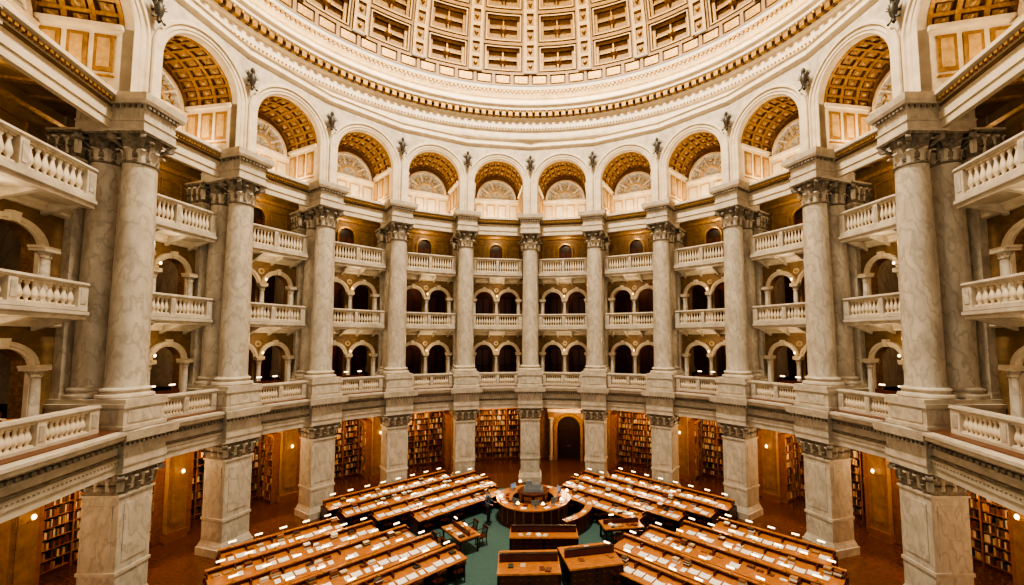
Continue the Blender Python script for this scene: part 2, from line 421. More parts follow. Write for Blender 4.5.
# ---------------------------------------------------------------- arches + coffered vaults
mb=MB()
R=1.80; ZS=21.45; YF=14.80; YB=17.8
HW=YF*T9
mb.archwall(-HW-.02,HW+.02,19.0,24.7,YF,YF+.35,[(0,R,ZS,19.0)],'stone','plaster',24,back=False)
mb.archmold(0,ZS,[(R,YF+.35),(R,YF-.02),(R+.05,YF-.06),(R+.16,YF-.06),(R+.18,YF-.10),(R+.34,YF-.10),(R+.36,YF-.17),(R+.46,YF-.17),(R+.5,YF-.12),(R+.5,YF)],'plaster',28,19.0)
mb.sweepx([(14.8,24.15),(14.7,24.2),(14.64,24.32),(14.7,24.42),(14.7,24.6),(14.62,24.68),(14.8,24.7)],'plaster')
n=36
def vp(a,y,d=0): return (-(R+d)*cos(a),y,ZS+(R+d)*sin(a))
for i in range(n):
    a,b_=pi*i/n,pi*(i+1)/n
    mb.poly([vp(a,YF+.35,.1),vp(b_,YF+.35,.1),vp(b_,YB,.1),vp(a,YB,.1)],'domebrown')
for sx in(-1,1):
    mb.poly([(sx*(R+.0),YF+.3,19),(sx*R,YB,19),(sx*R,YB,ZS),(sx*R,YF+.3,ZS)],'plaster')
    mb.box(sx*(R-.03)-.03,sx*(R-.03)+.03,YF+.5,YB-.1,19.5,19.56,'gilt'); mb.box(sx*(R-.05)-.05,sx*(R-.05)+.05,YF+.3,YB,ZS-.12,ZS+.05,'plaster')
    for j in range(3):
        y0=YF+.55+j*.82; mb.box(sx*(R-.01)-.03,sx*(R-.01)+.03,y0,y0+.62,19.7,21.1,'domegold')
        mb.box(sx*(R-.03)-.03,sx*(R-.03)+.03,y0+.12,y0+.50,19.85,20.95,'domecream')
def arcrib(y0,y1,d0,d1,m,nn=36,A0=0,A1=pi):
    rows=[]
    for i in range(nn+1):
        a=A0+(A1-A0)*i/nn
        rows.append([mb.av(vp(a,y0,d0)),mb.av(vp(a,y1,d0)),mb.av(vp(a,y1,d1)),mb.av(vp(a,y0,d1))])
    for p,q in zip(rows,rows[1:]):
        for k in range(4): mb.face((p[k],p[(k+1)%4],q[(k+1)%4],q[k]),m)
NR=3; dy=(YB-YF-.35)/NR
for j in range(NR+1):
    y=YF+.35+j*dy; arcrib(max(YF+.3,y-.09),min(YB,y+.09),.1,-.03,'gilt')
NA=13
for i in range(NA+1):
    a=pi*i/NA; arcrib(YF+.35,YB,.1,-.02,'gilt',1,max(0,a-.035),min(pi,a+.035))
for i in range(NA):
    for j in range(NR):
        a=pi*(i+.5)/NA; y=YF+.35+(j+.5)*dy
        arcrib(y-.22,y+.22,.09,.04,'domegold',2,a-.07,a+.07)
        c=Vector(vp(a,y,.04)); t=Vector(vp(a,y,-.05)); mb.tube(c,t,.10,.03,8,'domecream')
placeB('coffered_arch_vault',mb.mesh('vault'))

# lunette windows
mb=MB(); YL=YB-.05
n=24
def sec(r0,r1,a0,a1,y,m,nn=10):
    for i in range(nn):
        a,b_=a0+(a1-a0)*i/nn,a0+(a1-a0)*(i+1)/nn
        mb.poly([(-r0*cos(a),y,ZS-.25+r0*sin(a)),(-r1*cos(a),y,ZS-.25+r1*sin(a)),(-r1*cos(b_),y,ZS-.25+r1*sin(b_)),(-r0*cos(b_),y,ZS-.25+r0*sin(b_))],m)
mb.box(-R-.1,R+.1,YB-.04,YB+.1,19.0,ZS-.25,'plaster')
sec(0,R+.3,0,pi,YB-.02,'domegold',n)
mb.box(-R,R,YB-.2,YB,ZS-.45,ZS-.27,'plaster',-.02)
for j in range(4):
    x=-1.35+.9*j; mb.box(x-.34,x+.34,YB-.08,YB-.03,19.35,20.75,'domecream'); mb.box(x-.26,x+.26,YB-.1,YB-.06,19.45,20.65,'plaster')
for q in range(5):
    a0=pi*q/5+.05; a1=pi*(q+1)/5-.05
    sec(.72,1.42,a0,a1,YL-.05,'glass',6)
sec(0,.56,.04,pi-.04,YL-.05,'glass',12)
def lr(r0,r1,y0,y1,m):
    mb.archmold(0,ZS-.25,[(r0,y0),(r1,y0),(r1,y1),(r0,y1)],m,24)
lr(1.42,1.58,YL-.16,YL,'plaster'); lr(.56,.72,YL-.14,YL,'domecream'); lr(1.04,1.10,YL-.09,YL,'gilt')
for q in range(1,5):
    a=pi*q/5; p0=Vector((-.7*cos(a),YL-.08,ZS-.25+.7*sin(a))); p1=Vector((-1.45*cos(a),YL-.08,ZS-.25+1.45*sin(a))); mb.tube(p0,p1,.065,.065,6,'plaster')
for q in range(5):
    am=pi*(q+.5)/5
    c=Vector((-1.07*cos(am),YL-.08,ZS-.25+1.07*sin(am)))
    mb.tube(c+Vector((0,.03,0)),c-Vector((0,.02,0)),.15,.13,12,'gilt'); mb.tube(c-Vector((0,.02,0)),c-Vector((0,.03,0)),.09,.09,12,'glass')
    for e in (-.16,.16):
        a=am+e; mb.tube((-.72*cos(a),YL-.07,ZS-.25+.72*sin(a)),(-1.43*cos(a),YL-.07,ZS-.25+1.43*sin(a)),.020,.020,5,'gilt')
for a in(.6,1.57,2.54): mb.tube((-.1*cos(a),YL-.07,ZS-.2+.1*sin(a)),(-.56*cos(a),YL-.07,ZS-.25+.56*sin(a)),.022,.022,5,'gilt')
placeB('window',mb.mesh('lunette'),True)

# spandrel ornaments
mb=MB()
mb.lathe([(.02,22.4),(.08,22.5),(.05,22.6),(.13,22.8),(.17,23.0),(.12,23.2),(.06,23.3),(.10,23.4),(.09,23.52),(.02,23.6)],0,14.66,12,'iron')
for sx in(-1,1):
    for j in range(4):
        a=.5+j*.3; p0=Vector((sx*.08,14.7,23.0)); p1=p0+Vector((sx*cos(a)*.36,-.02,sin(a)*.42)); mb.tube(p0,p1,.05,.015,6,'iron')
    mb.tube((sx*.05,14.68,22.7),(sx*.26,14.66,22.5),.04,.02,6,'iron'); mb.ball((sx*.26,14.66,22.55),.06,.05,.06,'iron',8,5)
mb.tube((0,14.95,23.0),(0,14.6,23.0),.05,.05,6,'iron')
placeP('bronze_spandrel_ornament',mb.mesh('ornament'))

# ---------------------------------------------------------------- dome cornice rings (slightly oval in plan)
EX=1.10; DZ=.6
OV=Matrix.Translation((0,0,DZ))@Matrix.Diagonal((EX,1,1,1))
mb=MB()
N=160
A=[mb.av((14.86*cos(2*pi*i/N),14.86*sin(2*pi*i/N),24.68)) for i in range(N)]
B=[mb.av((14.62*EX*cos(2*pi*i/N),14.62*sin(2*pi*i/N),24.2+DZ)) for i in range(N)]
for i in range(N): mb.face((A[i],A[(i+1)%N],B[(i+1)%N],B[i]),'plaster')
mb.M=OV
mb.lathe([(14.62,24.2),(14.58,24.35),(14.62,24.5),(14.62,24.75),(14.5,24.82),(14.46,24.95),(14.5,25.1),(14.5,25.55),(14.38,25.62),(14.34,25.72)],0,0,160,'plaster',caps=False)
mb.lathe([(14.36,25.70),(14.36,26.0),(14.1,26.05),(14.0,26.12),(14.0,26.3),(13.86,26.42),(13.86,26.52),(14.35,26.52),(14.5,26.5),(14.5,27.3),(14.3,27.38),(14.22,27.5),(14.22,27.65),(14.1,27.7),(14.1,27.9),(14.2,28.0),(14.4,28.1)],0,0,160,'plaster',caps=False)
for i in range(200):
    a=2*pi*i/200; mb.rbox(14.22*cos(a),14.22*sin(a),.14,.13,25.72,26.04,'gilt',a)
    mb.rbox(14.3*cos(a+.0157),14.3*sin(a+.0157),.07,.10,25.70,26.0,'domebrown',a+.0157)
    mb.ball((14.05*cos(a+.0157),14.05*sin(a+.0157),26.0),.06,.06,.09,'gilt',6,4)
for i in range(440):
    a=2*pi*i/440; mb.tube((14.47*cos(a),14.47*sin(a),24.93),(14.42*cos(a),14.42*sin(a),24.93),.06,.03,6,'gilt')
for i in range(330):
    a=2*pi*i/330; mb.rbox(14.16*cos(a),14.16*sin(a),.06,.07,27.52,27.66,'gilt',a)
place('trim_1',mb.mesh('dome_cornice'))
mb=MB(); mb.M=OV; mb.lathe([(14.0,26.53),(14.0,26.60),(14.1,26.60),(14.1,26.53)],0,0,160,'covelight',caps=False)
place('cove_light_ring',mb.mesh('cove'))

# ---------------------------------------------------------------- dome
mb=MB(); mb.M=OV
RH=14.2; RV=14.2; ZC=28.0
def dp(az,el,d): return ((RH+d)*cos(el)*sin(az),(RH+d)*cos(el)*cos(az),ZC+(RV+d)*sin(el))
def loop(a0,a1,e0,e1,d,na=3,ne=2):
    pts=[(a0+(a1-a0)*i/na,e0) for i in range(na)]+[(a1,e0+(e1-e0)*i/ne) for i in range(ne)]+[(a1-(a1-a0)*i/na,e1) for i in range(na)]+[(a0,e1-(e1-e0)*i/ne) for i in range(ne)]
    return [mb.av(dp(a,e,d)) for a,e in pts]
def bridge(A,B,m):
    n=len(A)
    for i in range(n): mb.face((A[i],A[(i+1)%n],B[(i+1)%n],B[i]),m)
def cell(a0,a1,e0,e1,d0,levels,fill='domegold'):
    prev=loop(a0,a1,e0,e1,d0); d=d0
    for ins,nd,mf,mr in levels:
        da=ins/(RH*cos((e0+e1)/2)); de=ins/RH
        nxt=(a0+da,a1-da,e0+de,e1-de)
        L=loop(*nxt,d); bridge(prev,L,mf)
        L2=loop(*nxt,nd); bridge(L,L2,mr); prev=L2; d=nd
    mb.face(prev,fill)
NS=24; sw=2*pi/NS
E=[radians(e) for e in (4,12.5,21,29,37,44.5,52,60)]
for s_ in range(NS):
    ac=s_*sw; rw=.24*sw
    ra0,ra1=ac-rw/2,ac+rw/2
    for j in range(len(E)-1):
        for t in range(2):
            e0=E[j]+(E[j+1]-E[j])*t/2; e1=E[j]+(E[j+1]-E[j])*(t+1)/2
            prev=loop(ra0,ra1,e0,e1,-.16,1,1)
            da=(ra1-ra0)*.22; de=(e1-e0)*.12
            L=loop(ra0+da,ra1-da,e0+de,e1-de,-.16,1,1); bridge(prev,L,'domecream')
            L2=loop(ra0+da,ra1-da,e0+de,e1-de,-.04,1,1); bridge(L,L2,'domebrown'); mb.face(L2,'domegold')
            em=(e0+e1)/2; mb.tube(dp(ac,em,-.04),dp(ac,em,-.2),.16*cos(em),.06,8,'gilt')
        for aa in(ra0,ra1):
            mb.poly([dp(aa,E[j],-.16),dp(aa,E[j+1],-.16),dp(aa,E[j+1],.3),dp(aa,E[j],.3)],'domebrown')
    a0,a1=ra1,ac+sw-rw/2
    for j in range(len(E)-1):
        e0,e1=E[j],E[j+1]; w=(a1-a0)*RH*cos(e0); sc=min(1,w/2.8)
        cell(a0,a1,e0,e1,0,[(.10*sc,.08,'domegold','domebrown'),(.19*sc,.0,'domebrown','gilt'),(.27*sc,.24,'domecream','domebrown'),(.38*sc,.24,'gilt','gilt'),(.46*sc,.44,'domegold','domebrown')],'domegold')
        ci=.46*sc; da=ci/(RH*cos((e0+e1)/2)); de=ci/RH; am=(a0+a1)/2; em=(e0+e1)/2
        bw=.05*sc/(RH*cos(em)); be=.05*sc/RH
        for (x0,x1,y0,y1) in ((am-bw,am+bw,e0+de,e1-de),(a0+da,a1-da,em-be,em+be)):
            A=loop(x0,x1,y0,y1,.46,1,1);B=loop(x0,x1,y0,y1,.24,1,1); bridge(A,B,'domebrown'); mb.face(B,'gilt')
        mb.tube(dp(am,em,.4),dp(am,em,.05),.30*sc,.12*sc,10,'gilt')
for s_ in range(NS*3):
    a0=s_*sw/3; cell(a0,a0+sw/3,radians(.3),radians(4),-.02,[(.10,.06,'domegold','domebrown'),(.2,.0,'domebrown','gilt')],'gilt')
for j,(ea,eb_) in enumerate(((60,70),(70,80))):
    for s_ in range(48):
        a0=s_*2*pi/48; mb.poly([dp(a0,radians(ea),0),dp(a0+2*pi/48,radians(ea),0),dp(a0+2*pi/48,radians(eb_),0),dp(a0,radians(eb_),0)],'domecream')
place('dome',mb.mesh('dome'))
mb=MB(); mb.M=OV
mb.lathe([(2.47,41.9),(2.3,41.8),(2.3,43.5),(2.6,43.5),(2.6,41.98)],0,0,48,'domecream',caps=False)
mb.lathe([(0.01,43.5),(2.6,43.5)],0,0,48,'domecream',caps=False)
place('dome_lantern',mb.mesh('lantern'))

# ---------------------------------------------------------------- floor, back wall
mb=MB(); mb.lathe([(0.01,0),(21.2,0),(21.2,-.2)],0,0,120,'woodfloor',caps=False); place('floor',mb.mesh('floor'))
mb=MB(); mb.lathe([(0.01,.015),(13.1,.015),(13.15,.0)],0,0,120,'carpet',caps=False); place('teal_carpet',mb.mesh('carpet'))
mb=MB(); hb=20.6*T9
mb.box(-hb,hb,20.6,20.8,0,5.2,'alcovegold'); mb.sweepx([(20.6,4.6),(20.45,4.7),(20.45,4.85),(20.6,4.95)],'gilt')
placeB('wall_back',mb.mesh('wall'),True)

# ---------------------------------------------------------------- bookcases
def bookcase(w,h,d,ns,seed):
    rnd=random.Random(seed); mb=MB()
    mb.box(-w/2,w/2,-.03,0,0,h,'darkwood')
    mb.box(-w/2,w/2,-d,0,0,.14,'redwood'); mb.box(-w/2-.04,w/2+.04,-d-.05,0,h-.1,h,'shelfwood'); mb.box(-w/2-.08,w/2+.08,-d-.09,0,h,h+.08,'shelfwood',.02)
    nb=max(1,int(round(w/1.15)))
    for i in range(nb+1):
        x=-w/2+w*i/nb; mb.box(x-.035,x+.035,-d-.02,0,0,h,'shelfwood')
    sh=(h-.24)/ns
    for j in range(ns):
        z=.14+j*sh; mb.box(-w/2,w/2,-d,-.02,z,z+.03,'shelfwood')
        for i in range(nb):
            x=-w/2+w*i/nb+.05; xe=-w/2+w*(i+1)/nb-.05
            while x<xe-.05:
                bw_=rnd.uniform(.05,.11)
                if rnd.random()<.06: x+=rnd.uniform(.05,.2); continue
                if x+bw_>xe: break
                mb.box(x,x+bw_-.008,-d+.03+rnd.uniform(0,.05),-.06,z+.03,z+.03+(sh-.06)*rnd.uniform(.62,.9),rnd.choice(BK)); x+=bw_
    return mb.mesh('bookcase',20)
bcA=[bookcase(4.6,4.2,.38,9,i) for i in (1,2)]
bcB=[bookcase(1.9,4.0,.36,8,i) for i in (3,4)]
for b,a,sx_,dy_ in BAYS:
    if b!=0:
        x,y=polar(20.55+dy_,a); place('bookcase',bcA[b%2],(x,y,0),a,scale=(sx_,1,1))
    for sx in(-1,1):
        ly=19.45; lx=(ly*T9-.47)*sx*(sx_ if sx_==1 else sx_*1.05)
        x=lx*cos(a)-ly*sin(a); y=lx*sin(a)+ly*cos(a)
        place('bookcase',bcB[(b+sx)%2],(x,y,0),a-sx*radians(99 if sx_==1 else 104))

# entrance door with clock
a=-radians(9)
mb=MB()
mb.archwall(-1.7,1.7,0,5.05,20.1,20.55,[(0,.95,2.6,0)],'alcovegold','gilt')
mb.archmold(0,2.6,[(.95,20.1),(.95,20.0),(1.02,19.95),(1.2,19.95),(1.24,20.0),(1.24,20.1)],'gilt',20,0)
mb.box(-.95,.95,20.4,20.5,0,3.6,'darkwood')
for sx in(-1,1):
    for z0,z1 in((.2,1.1),(1.25,2.5)): mb.box(sx*.47-.34,sx*.47+.34,20.36,20.41,z0,z1,'darkwood')
    mb.ball((sx*.08,20.33,1.1),.04,.04,.04,'brass',8,6)
    mb.lathe([(.2,0),(.2,.3),(.15,.34),(.14,3.2),(.2,3.35),(.22,3.4)],sx*1.45,19.95,16,'marble')
mb.box(-1.7,1.7,19.75,20.1,3.9,4.2,'stone',-.03)
mb.tube((0,20.1,4.6),(0,20.0,4.6),.36,.34,24,'gilt'); mb.tube((0,20.0,4.6),(0,19.98,4.6),.28,.28,24,'paper')
mb.tube((0,19.97,4.6),(.0,19.97,4.8),.015,.01,4,'iron'); mb.tube((0,19.97,4.6),(.14,19.97,4.55),.015,.01,4,'iron')
place('door_1',mb.mesh('door'),rz=a)

# ---------------------------------------------------------------- reading desks (reader's side is +Y local)
TOPY=.92
def desk_row(L,seed):
    mb=MB()
    mb.box(-L/2,L/2,-.02,.02,.05,1.00,'redwood')
    mb.box(-L/2,L/2,-.08,.08,1.00,1.04,'orangewood')
    mb.box(-L/2+.02,L/2-.02,.10,.74,.66,.70,'redwood')
    y0,z0,y1,z1=.02,.86,TOPY,.75
    i=[mb.av(p) for p in [(-L/2,y0,z0),(L/2,y0,z0),(L/2,y1,z1),(-L/2,y1,z1),(-L/2,y0,z0-.04),(L/2,y0,z0-.04),(L/2,y1,z1-.04),(-L/2,y1,z1-.04)]]
    for q in [(0,1,2,3),(7,6,5,4),(0,4,5,1),(1,5,6,2),(2,6,7,3),(3,7,4,0)]: mb.face([i[k] for k in q],'orangewood')
    mb.box(-L/2,L/2,-.28,-.02,.60,.64,'redwood'); mb.box(-L/2,L/2,-.28,-.25,.05,.62,'redwood')
    n=max(2,int(round(L/1.0)))
    for i in range(n+1):
        x=-L/2+L*i/n; x=max(-L/2+.03,min(L/2-.03,x))
        mb.box(x-.03,x+.03,-.26,.76,.0,.71,'redwood'); mb.box(x-.035,x+.035,-.30,-.25,0,.66,'darkwood'); mb.box(x-.02,x+.02,.02,.34,.84,1.0,'redwood')
    for i in range(n):
        x=-L/2+L*(i+.5)/n
        mb.box(x-.3,x+.3,-.305,-.275,.14,.54,'darkwood')
        mb.tube((x,.06,1.04),(x,.06,1.26),.014,.014,6,'brass'); mb.lathe([(.02,1.04),(.07,1.04),(.06,1.07)],x,.06,8,'brass')
        mb.tube((x-.14,.09,1.27),(x+.14,.09,1.27),.036,.036,8,'shade')
    return mb.mesh('desk_row',30)
def books_row(L,seed):
    rnd=random.Random(seed); mb=MB()
    x=-L/2+.1
    def zz(y): return .868-(y-.02)*.11/.9
    while x<L/2-.36:
        t=rnd.random()
        if t<.48:
            y0=.35+rnd.random()*.2; w=.19; hh=.30
            for sx in(-1,1):
                xa=x+.19; xb=xa+sx*w
                mb.poly([(xa,y0,zz(y0)+.012),(xb,y0,zz(y0)+.03),(xb,y0+hh,zz(y0+hh)+.03),(xa,y0+hh,zz(y0+hh)+.012)],'paper')
                mb.poly([(xa,y0+hh,zz(y0+hh)),(xb,y0+hh,zz(y0+hh)),(xb,y0+hh,zz(y0+hh)+.03),(xa,y0+hh,zz(y0+hh)+.012)],'paper')
            x+=.44
        elif t<.9:
            k=rnd.randint(1,6); z=.80
            for i in range(k):
                h_=rnd.uniform(.03,.06); e=rnd.uniform(-.02,.02); mb.box(x+e,x+e+.25,.18,.18+.2,z,z+h_,rnd.choice(BK+['paper','paper'])); z+=h_
            if rnd.random()<.6: mb.poly([(x,.50,zz(.50)+.012),(x+.2,.50,zz(.50)+.012),(x+.22,.78,zz(.78)+.012),(x+.02,.78,zz(.78)+.012)],'paper')
            x+=.34
        else: x+=rnd.uniform(.1,.3)
    x=-L/2+.1
    while x<L/2-.2:
        if rnd.random()<.6:
            for i in range(rnd.randint(3,8)):
                w=rnd.uniform(.03,.06)
                if x+w>L/2-.1: break
                mb.box(x,x+w-.004,-.22,-.04,.64,.64+rnd.uniform(.18,.28),rnd.choice(BK)); x+=w
        x+=rnd.uniform(.1,.4)
    return mb.mesh('books',20)
mb=MB()
mb.box(-.22,.22,-.2,.22,.42,.46,'redwood',-.01)
for sx in(-1,1):
    mb.tube((sx*.19,-.17,0),(sx*.18,-.16,.43),.018,.024,6,'darkwood'); mb.tube((sx*.2,.24,0),(sx*.18,.19,.44),.018,.024,6,'darkwood')
    mb.tube((sx*.18,.19,.44),(sx*.2,.28,.84),.024,.018,6,'darkwood')
    mb.tube((sx*.22,-.12,.64),(sx*.21,.22,.66),.018,.018,6,'darkwood'); mb.tube((sx*.2,-.12,.44),(sx*.22,-.12,.64),.016,.016,6,'darkwood')
    mb.tube((sx*.19,-.16,.2),(sx*.19,.2,.2),.012,.012,5,'darkwood')
for i in range(5):
    x=-.13+.065*i; mb.tube((x,.2,.46),(x*1.05,.27,.78),.011,.011,5,'darkwood')
mb.box(-.22,.22,.25,.29,.76,.86,'redwood')
chair=mb.mesh('chair')
FAR=[(28.0,-6.1,-2.1),(30.2,-8.2,-2.7),(32.4,-10.0,-3.7),(34.6,-11.3,-5.8)]
NEAR=[(21.4,-8.0,-3.1),(23.7,-9.6,-4.4),(26.0,-11.0,-5.8),(28.3,-12.2,-7.6),(30.6,-12.9,-9.5)]
seed=10
for side in(-1,1):
    for c,xa,xb in FAR+NEAR:
        seed+=1
        c+=.7          # body centre sits a little outward, readers face away from the aisle desk
        L=(xb-xa)*sqrt(2); xm=(xa+xb)/2; ym=xm+c-16.1
        if side==-1: loc=(xm,ym,.015); rz=pi/4+pi
        else: loc=(-xm,ym,.015); rz=-pi/4+pi
        place('reading_desk',desk_row(L,seed),loc,rz)
        place('books_and_papers',books_row(L,seed),loc,rz)
        n=max(2,int(round(L/1.0))); R_=Matrix.Rotation(rz,3,'Z')
        for i in range(n):
            if random.random()<.12: continue
            p=R_@Vector((-L/2+L*(i+.5)/n+random.uniform(-.06,.06),.96+random.uniform(-.04,.03),0))
            place('reading_chair',chair,(loc[0]+p.x,loc[1]+p.y,.015),rz+random.uniform(-.1,.1))

# ---------------------------------------------------------------- round circulation desk
DX,DY=.25,8.3
mb=MB()
mb.lathe([(1.75,0),(1.95,0),(1.95,.15),(1.88,.18),(1.88,.95),(1.95,.98),(2.0,1.04)],0,0,48,'redwood',caps=False)
mb.lathe([(1.15,1.04),(2.06,1.04),(2.06,1.10),(1.15,1.10),(1.15,1.04)],0,0,48,'orangewood',caps=False)
mb.lathe([(1.22,1.04),(1.22,0)],0,0,48,'redwood',caps=False)
for i in range(24):
    a=2*pi*i/24; mb.rbox(1.89*cos(a),1.89*sin(a),.03,.04,.18,.96,'shelfwood',a)
    a+=pi/24; mb.rbox(1.885*cos(a),1.885*sin(a),.02,.15,.3,.84,'redwood',a)
mb.lathe([(.0,0),(.88,0),(.88,.12),(.82,.15),(.82,1.35),(.90,1.4),(.90,1.46),(.01,1.46)],0,0,8,'redwood',caps=False)
for i in range(8):
    a=2*pi*(i+.5)/8
    for j in range(4): mb.rbox(.76*cos(a),.76*sin(a),.02,.22,.26+j*.28,.48+j*.28,'orangewood',a); mb.ball((.79*cos(a),.79*sin(a),.37+j*.28),.02,.02,.02,'brass',6,4)
mb.box(-.55,.55,-.38,.38,1.46,1.62,'greymetal',.03); mb.box(-.45,.45,-.28,.28,1.62,1.82,'greymetal',.05)
mb.box(-.4,-.05,-.2,.15,1.80,2.0,'greymetal',.03)
for a in (-2.2,-1.5,-.8,.4,2.4):
    x,y=1.6*cos(a),1.6*sin(a); mb.rbox(x,y,.09,.12,1.10,1.12,'greymetal',a); mb.rbox(x,y,.02,.03,1.12,1.25,'greymetal',a); mb.rbox(x,y,.02,.22,1.20,1.48,'greymetal',a); mb.rbox(x*.985,y*.985,.01,.2,1.22,1.46,'screen',a)
for a in (-2.9,-2.6,-1.85,-1.15,-.5,-.2,1,1.7,3):
    x,y=1.78*cos(a),1.78*sin(a); mb.rbox(x,y,.11,.15,1.10,1.13,'paper',a+.2); mb.rbox(x*.82,y*.82,.08,.11,1.10,1.18,'book1',a)
for a in (-2.0,-1.3,-.65,.1,2.0,-2.75):
    x,y=1.9*cos(a),1.9*sin(a); mb.tube((x,y,1.10),(x,y,1.38),.015,.015,6,'brass'); mb.lathe([(.11,1.36),(.04,1.46)],x,y,10,'shade')
place('circulation_desk',mb.mesh('circ'),(DX,DY,.015))
A0,A1=-1.05,.15
mb=MB()
mb.lathe([(2.95,0),(2.95,.86),(3.25,.86),(3.25,0)],0,0,16,'redwood',a0=A0,a1=A1,caps=False)
mb.lathe([(2.9,.86),(2.9,.90),(3.3,.90),(3.3,.86),(2.9,.86)],0,0,16,'orangewood',a0=A0,a1=A1,caps=False)
for e in (A0,A1): mb.rbox(3.1*cos(e),3.1*sin(e),.17,.02,0,.88,'redwood',e)
for i in range(6):
    e=A0+(A1-A0)*(i+.5)/6; mb.rbox(3.26*cos(e),3.26*sin(e),.015,.2,.15,.75,'redwood',e)
    if i%2==0: mb.rbox(3.1*cos(e),3.1*sin(e),.1,.14,.90,.93,'paper',e+.2)
place('curved_counter',mb.mesh('curved_counter'),(DX,DY,.015))

# ---------------------------------------------------------------- catalogue counters
def counter(w,d,h,seed):
    rnd=random.Random(seed); mb=MB()
    mb.box(-w/2+.04,w/2-.04,-d/2+.04,d/2-.04,0,.1,'darkwood'); mb.box(-w/2,w/2,-d/2,d/2,.1,h-.06,'redwood'); mb.box(-w/2-.06,w/2+.06,-d/2-.06,d/2+.06,h-.06,h,'orangewood',.01)
    n=int(w/.3)
    for sy in(-1,1):
        for i in range(n):
            x=-w/2+w*(i+.5)/n
            for j in range(4):
                z=.16+j*(h-.28)/4; mb.box(x-.12,x+.12,sy*d/2-.02,sy*d/2+.02,z,z+(h-.28)/4-.04,'redwood'); mb.ball((x,sy*(d/2+.03),z+.08),.016,.016,.016,'brass',6,4)
        for x in(-w/2,0,w/2): mb.box(x-.04,x+.04,sy*d/2-.03,sy*d/2+.03,.1,h-.06,'darkwood')
    mb.box(-w/2,w/2,-.03,.03,h,h+.28,'redwood'); mb.box(-w/2,w/2,-.08,.08,h+.28,h+.31,'darkwood')
    for i in range(int(w*3)):
        x=rnd.uniform(-w/2+.2,w/2-.2); y=rnd.choice((-1,1))*rnd.uniform(.25,d/2-.13)
        mb.rbox(x,y,.1,.14,h,h+rnd.uniform(.01,.08),rnd.choice(['paper','paper']+BK),rnd.uniform(-.4,.4))
    return mb.mesh('counter',30)
place('catalogue_counter',counter(2.3,1.7,1.12,1),(.1,1.25,.015),.04)
place('catalogue_counter',counter(2.1,1.7,1.12,2),(2.55,1.75,.015),.22)
place('catalogue_counter',counter(3.0,1.0,1.0,3),(.75,4.1,.015),.0)
def table(w,d,seed):
    rnd=random.Random(seed); mb=MB()
    mb.box(-w/2,w/2,-d/2,d/2,.72,.77,'orangewood',.01); mb.box(-w/2+.06,w/2-.06,-d/2+.06,d/2-.06,.62,.72,'redwood')
    for sx in(-1,1):
        for sy in(-1,1): mb.lathe([(.05,0),(.04,.05),(.06,.15),(.035,.3),(.045,.55),(.06,.63)],sx*(w/2-.1),sy*(d/2-.1),10,'darkwood')
    mb.box(-w/2+.1,w/2-.1,-.02,.02,.77,1.0,'redwood')
    for i in range(11):
        mb.rbox(rnd.uniform(-w/2+.2,w/2-.2),rnd.choice((-1,1))*rnd.uniform(.16,d/2-.14),.1,.13,.77,.77+rnd.uniform(.01,.08),rnd.choice(['paper']+BK),rnd.uniform(-.5,.5))
    for x in(-w/4,w/4):
        mb.tube((x,0,1.0),(x,0,1.2),.012,.012,6,'brass'); mb.tube((x-.12,0,1.21),(x+.12,0,1.21),.035,.035,8,'shade')
    return mb.mesh('table',30)
for (x,y,r,w) in ((-3.2,4.8,-.9,1.9),(4.6,5.6,.15,2.0)):
    place('reading_table',table(w,1.1,int(x*10)),(x,y,.015),r)
    for i,(lx,ly,rr) in enumerate(((-.45,-.85,pi),(.45,-.85,pi),(-.45,.85,0),(.45,.85,0))):
        p=Matrix.Rotation(r,3,'Z')@Vector((lx,ly,0)); place('reading_chair',chair,(x+p.x,y+p.y,.015),r+rr)
tb=table(1.7,.7,99)
for b,a,sx_,dy_ in BAYS:
    if abs(b+.5)>2:
        x,y=polar(16.0,a); place('gallery_table',tb,(x,y,6.63),a)

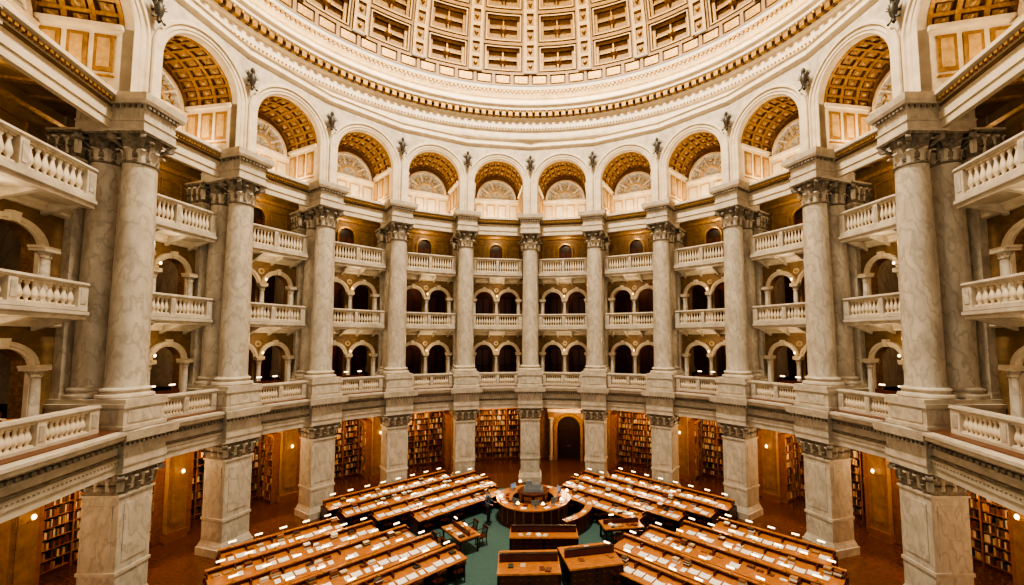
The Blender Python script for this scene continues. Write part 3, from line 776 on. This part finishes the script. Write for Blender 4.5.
# ---------------------------------------------------------------- person
def skinned(verts,edges,radii,root=0,sub=2):
    me=bpy.data.meshes.new('sk'); me.from_pydata(verts,edges,[]); o=bpy.data.objects.new('sk',me); COL.objects.link(o)
    md=o.modifiers.new('s','SKIN'); md.use_smooth_shade=True
    for i,r in enumerate(radii):
        r=(r,r) if not isinstance(r,tuple) else r
        me.skin_vertices[0].data[i].radius=r
    me.skin_vertices[0].data[root].use_root=True
    ms=o.modifiers.new('u','SUBSURF'); ms.levels=sub; ms.render_levels=sub
    dg=bpy.context.evaluated_depsgraph_get(); dg.update()
    out=bpy.data.meshes.new_from_object(o.evaluated_get(dg)); bpy.data.objects.remove(o); return out
def person(loc,rz):
    root=bpy.data.objects.new('standing_librarian',None); COL.objects.link(root); root.location=loc; root.rotation_euler=(0,0,rz); root.scale=(1.06,1.06,1.06)
    V=[(0,0,.95),(0,.01,1.1),(0,0,1.28),(0,0,1.42),(0,-.005,1.50),
       (.10,0,.90),(.11,-.01,.50),(.12,.02,.09),(.13,-.14,.04),
       (-.10,0,.90),(-.10,-.03,.50),(-.11,-.02,.09),(-.12,-.18,.04),
       (.19,0,1.40),(.24,.03,1.12),(.20,-.20,1.06),(-.19,0,1.40),(-.25,.03,1.12),(-.2,-.2,1.06)]
    E_=[(0,1),(1,2),(2,3),(3,4),(0,5),(5,6),(6,7),(7,8),(0,9),(9,10),(10,11),(11,12),(3,13),(13,14),(14,15),(3,16),(16,17),(17,18)]
    Rr=[(.16,.11),(.14,.10),(.17,.12),(.13,.09),.055,.09,.06,.045,.04,.09,.06,.045,.04,.065,.05,.032,.065,.05,.032]
    me=skinned(V,E_,Rr)
    for n in('jacket','trousers','skin','shoe','shirt'): me.materials.append(MATS[n])
    for p in me.polygons:
        c=p.center
        arm=abs(c.x)>.15 and c.z>.98
        p.material_index = 2 if (c.z>1.475) else (0 if (c.z>.93 or arm) else (3 if c.z<.085 else 1))
        if 1.33<c.z<1.475 and abs(c.x)<.045 and c.y<-.03: p.material_index=4
    place('body',me,parent=root)
    mb=MB()
    mb.ball((0,-.01,1.62),.075,.092,.115,'skin',20,14)
    mb.ball((0,-.03,1.56),.055,.06,.06,'skin',16,10)
    mb.ball((0,.018,1.65),.083,.088,.105,'hair',20,14)
    mb.tube((0,-.095,1.635),(0,-.118,1.60),.009,.014,8,'skin')
    for sx in(-1,1):
        mb.ball((sx*.03,-.092,1.635),.013,.009,.009,'white_eye',10,6); mb.ball((sx*.03,-.1,1.635),.006,.004,.006,'hair',8,6)
        mb.box(sx*.03-.017,sx*.03+.017,-.103,-.09,1.655,1.660,'hair'); mb.ball((sx*.078,0,1.615),.012,.02,.032,'skin',10,8)
    mb.box(-.022,.022,-.103,-.088,1.565,1.573,'lips')
    place('head',mb.mesh('head'),parent=root)
    for sx in(-1,1):
        V=[(0,0,0),(0,-.05,0),(0,-.09,0)]; E_=[(0,1),(1,2)]; Rr=[(.022,.018),(.035,.016),(.036,.014)]
        for i,(fx,l) in enumerate(((-.03,.068),(-.01,.08),(.01,.075),(.03,.058))):
            b_=len(V); V+=[(fx,-.095,0),(fx*1.1,-.095-l*.5,-.006),(fx*1.15,-.095-l,-.022)]; E_+=[(2,b_),(b_,b_+1),(b_+1,b_+2)]; Rr+=[.0095,.009,.0075]
        b_=len(V); V+=[(-sx*.03,-.03,-.005),(-sx*.055,-.06,-.012),(-sx*.06,-.095,-.018)]; E_+=[(1,b_),(b_,b_+1),(b_+1,b_+2)]; Rr+=[.012,.011,.009]
        hm=skinned(V,E_,Rr,1,1); hm.materials.append(MATS['skin']); place('hand_%s'%('r' if sx>0 else 'l'),hm,(sx*.2,-.2,1.06),0,root)
person((-2.15,7.35,.015),radians(68))

# ---------------------------------------------------------------- lights
def area(name,loc,rot,sx,sy,power,color):
    l=bpy.data.lights.new(name,'AREA'); l.shape='RECTANGLE'; l.size=sx; l.size_y=sy; l.energy=power; l.color=color
    o=bpy.data.objects.new(name,l); o.location=loc; o.rotation_euler=rot; COL.objects.link(o); return o
def point(name,loc,power,color,r=.15):
    l=bpy.data.lights.new(name,'POINT'); l.energy=power; l.color=color; l.shadow_soft_size=r
    o=bpy.data.objects.new(name,l); o.location=loc; COL.objects.link(o)
WARM=(1,.66,.36); W2=(1,.76,.47); W3=(1,.87,.68)
for b,a,sx_,dy_ in BAYS:
    x,y=polar(16.3,a); area('vault_uplight',(x,y,19.15),(radians(180-15),0,a),3.0,.5,95,W2)
    x,y=polar(18.0,a); point('alcove_lamp',(x,y,4.4),250,WARM,.3)
    x,y=polar(18.6,a); point('gallery_lamp',(x,y,9.9),28,WARM); point('gallery_lamp',(x,y,14.0),28,WARM)
    x,y=polar(16.7,a); point('upper_gallery_lamp',(x,y,17.9),48,W2)
    x,y=polar(15.9,a); point('gallery_walk_lamp',(x,y,9.9),18,W2,.1); point('gallery_walk_lamp',(x,y,14.0),18,W2,.1)
o=area('dome_lantern_light',(0,0,41.8),(0,0,0),4,4,11500,W3)
w=bpy.data.worlds.new('w'); scene.world=w; w.use_nodes=True
w.node_tree.nodes['Background'].inputs[0].default_value=(1,.88,.72,1); w.node_tree.nodes['Background'].inputs[1].default_value=.50
try: scene.view_settings.look='AgX - High Contrast'
except Exception: pass
scene.view_settings.exposure=.32

# ---------------------------------------------------------------- camera
cam=bpy.data.cameras.new('camera'); co=bpy.data.objects.new('camera',cam); COL.objects.link(co)
co.location=(.35,-16.1,9.73); co.rotation_euler=(radians(94),0,0)
cam.sensor_width=36; cam.lens=425/1024*36; cam.shift_x=-.0225; cam.shift_y=.0193; cam.clip_end=300
scene.camera=co
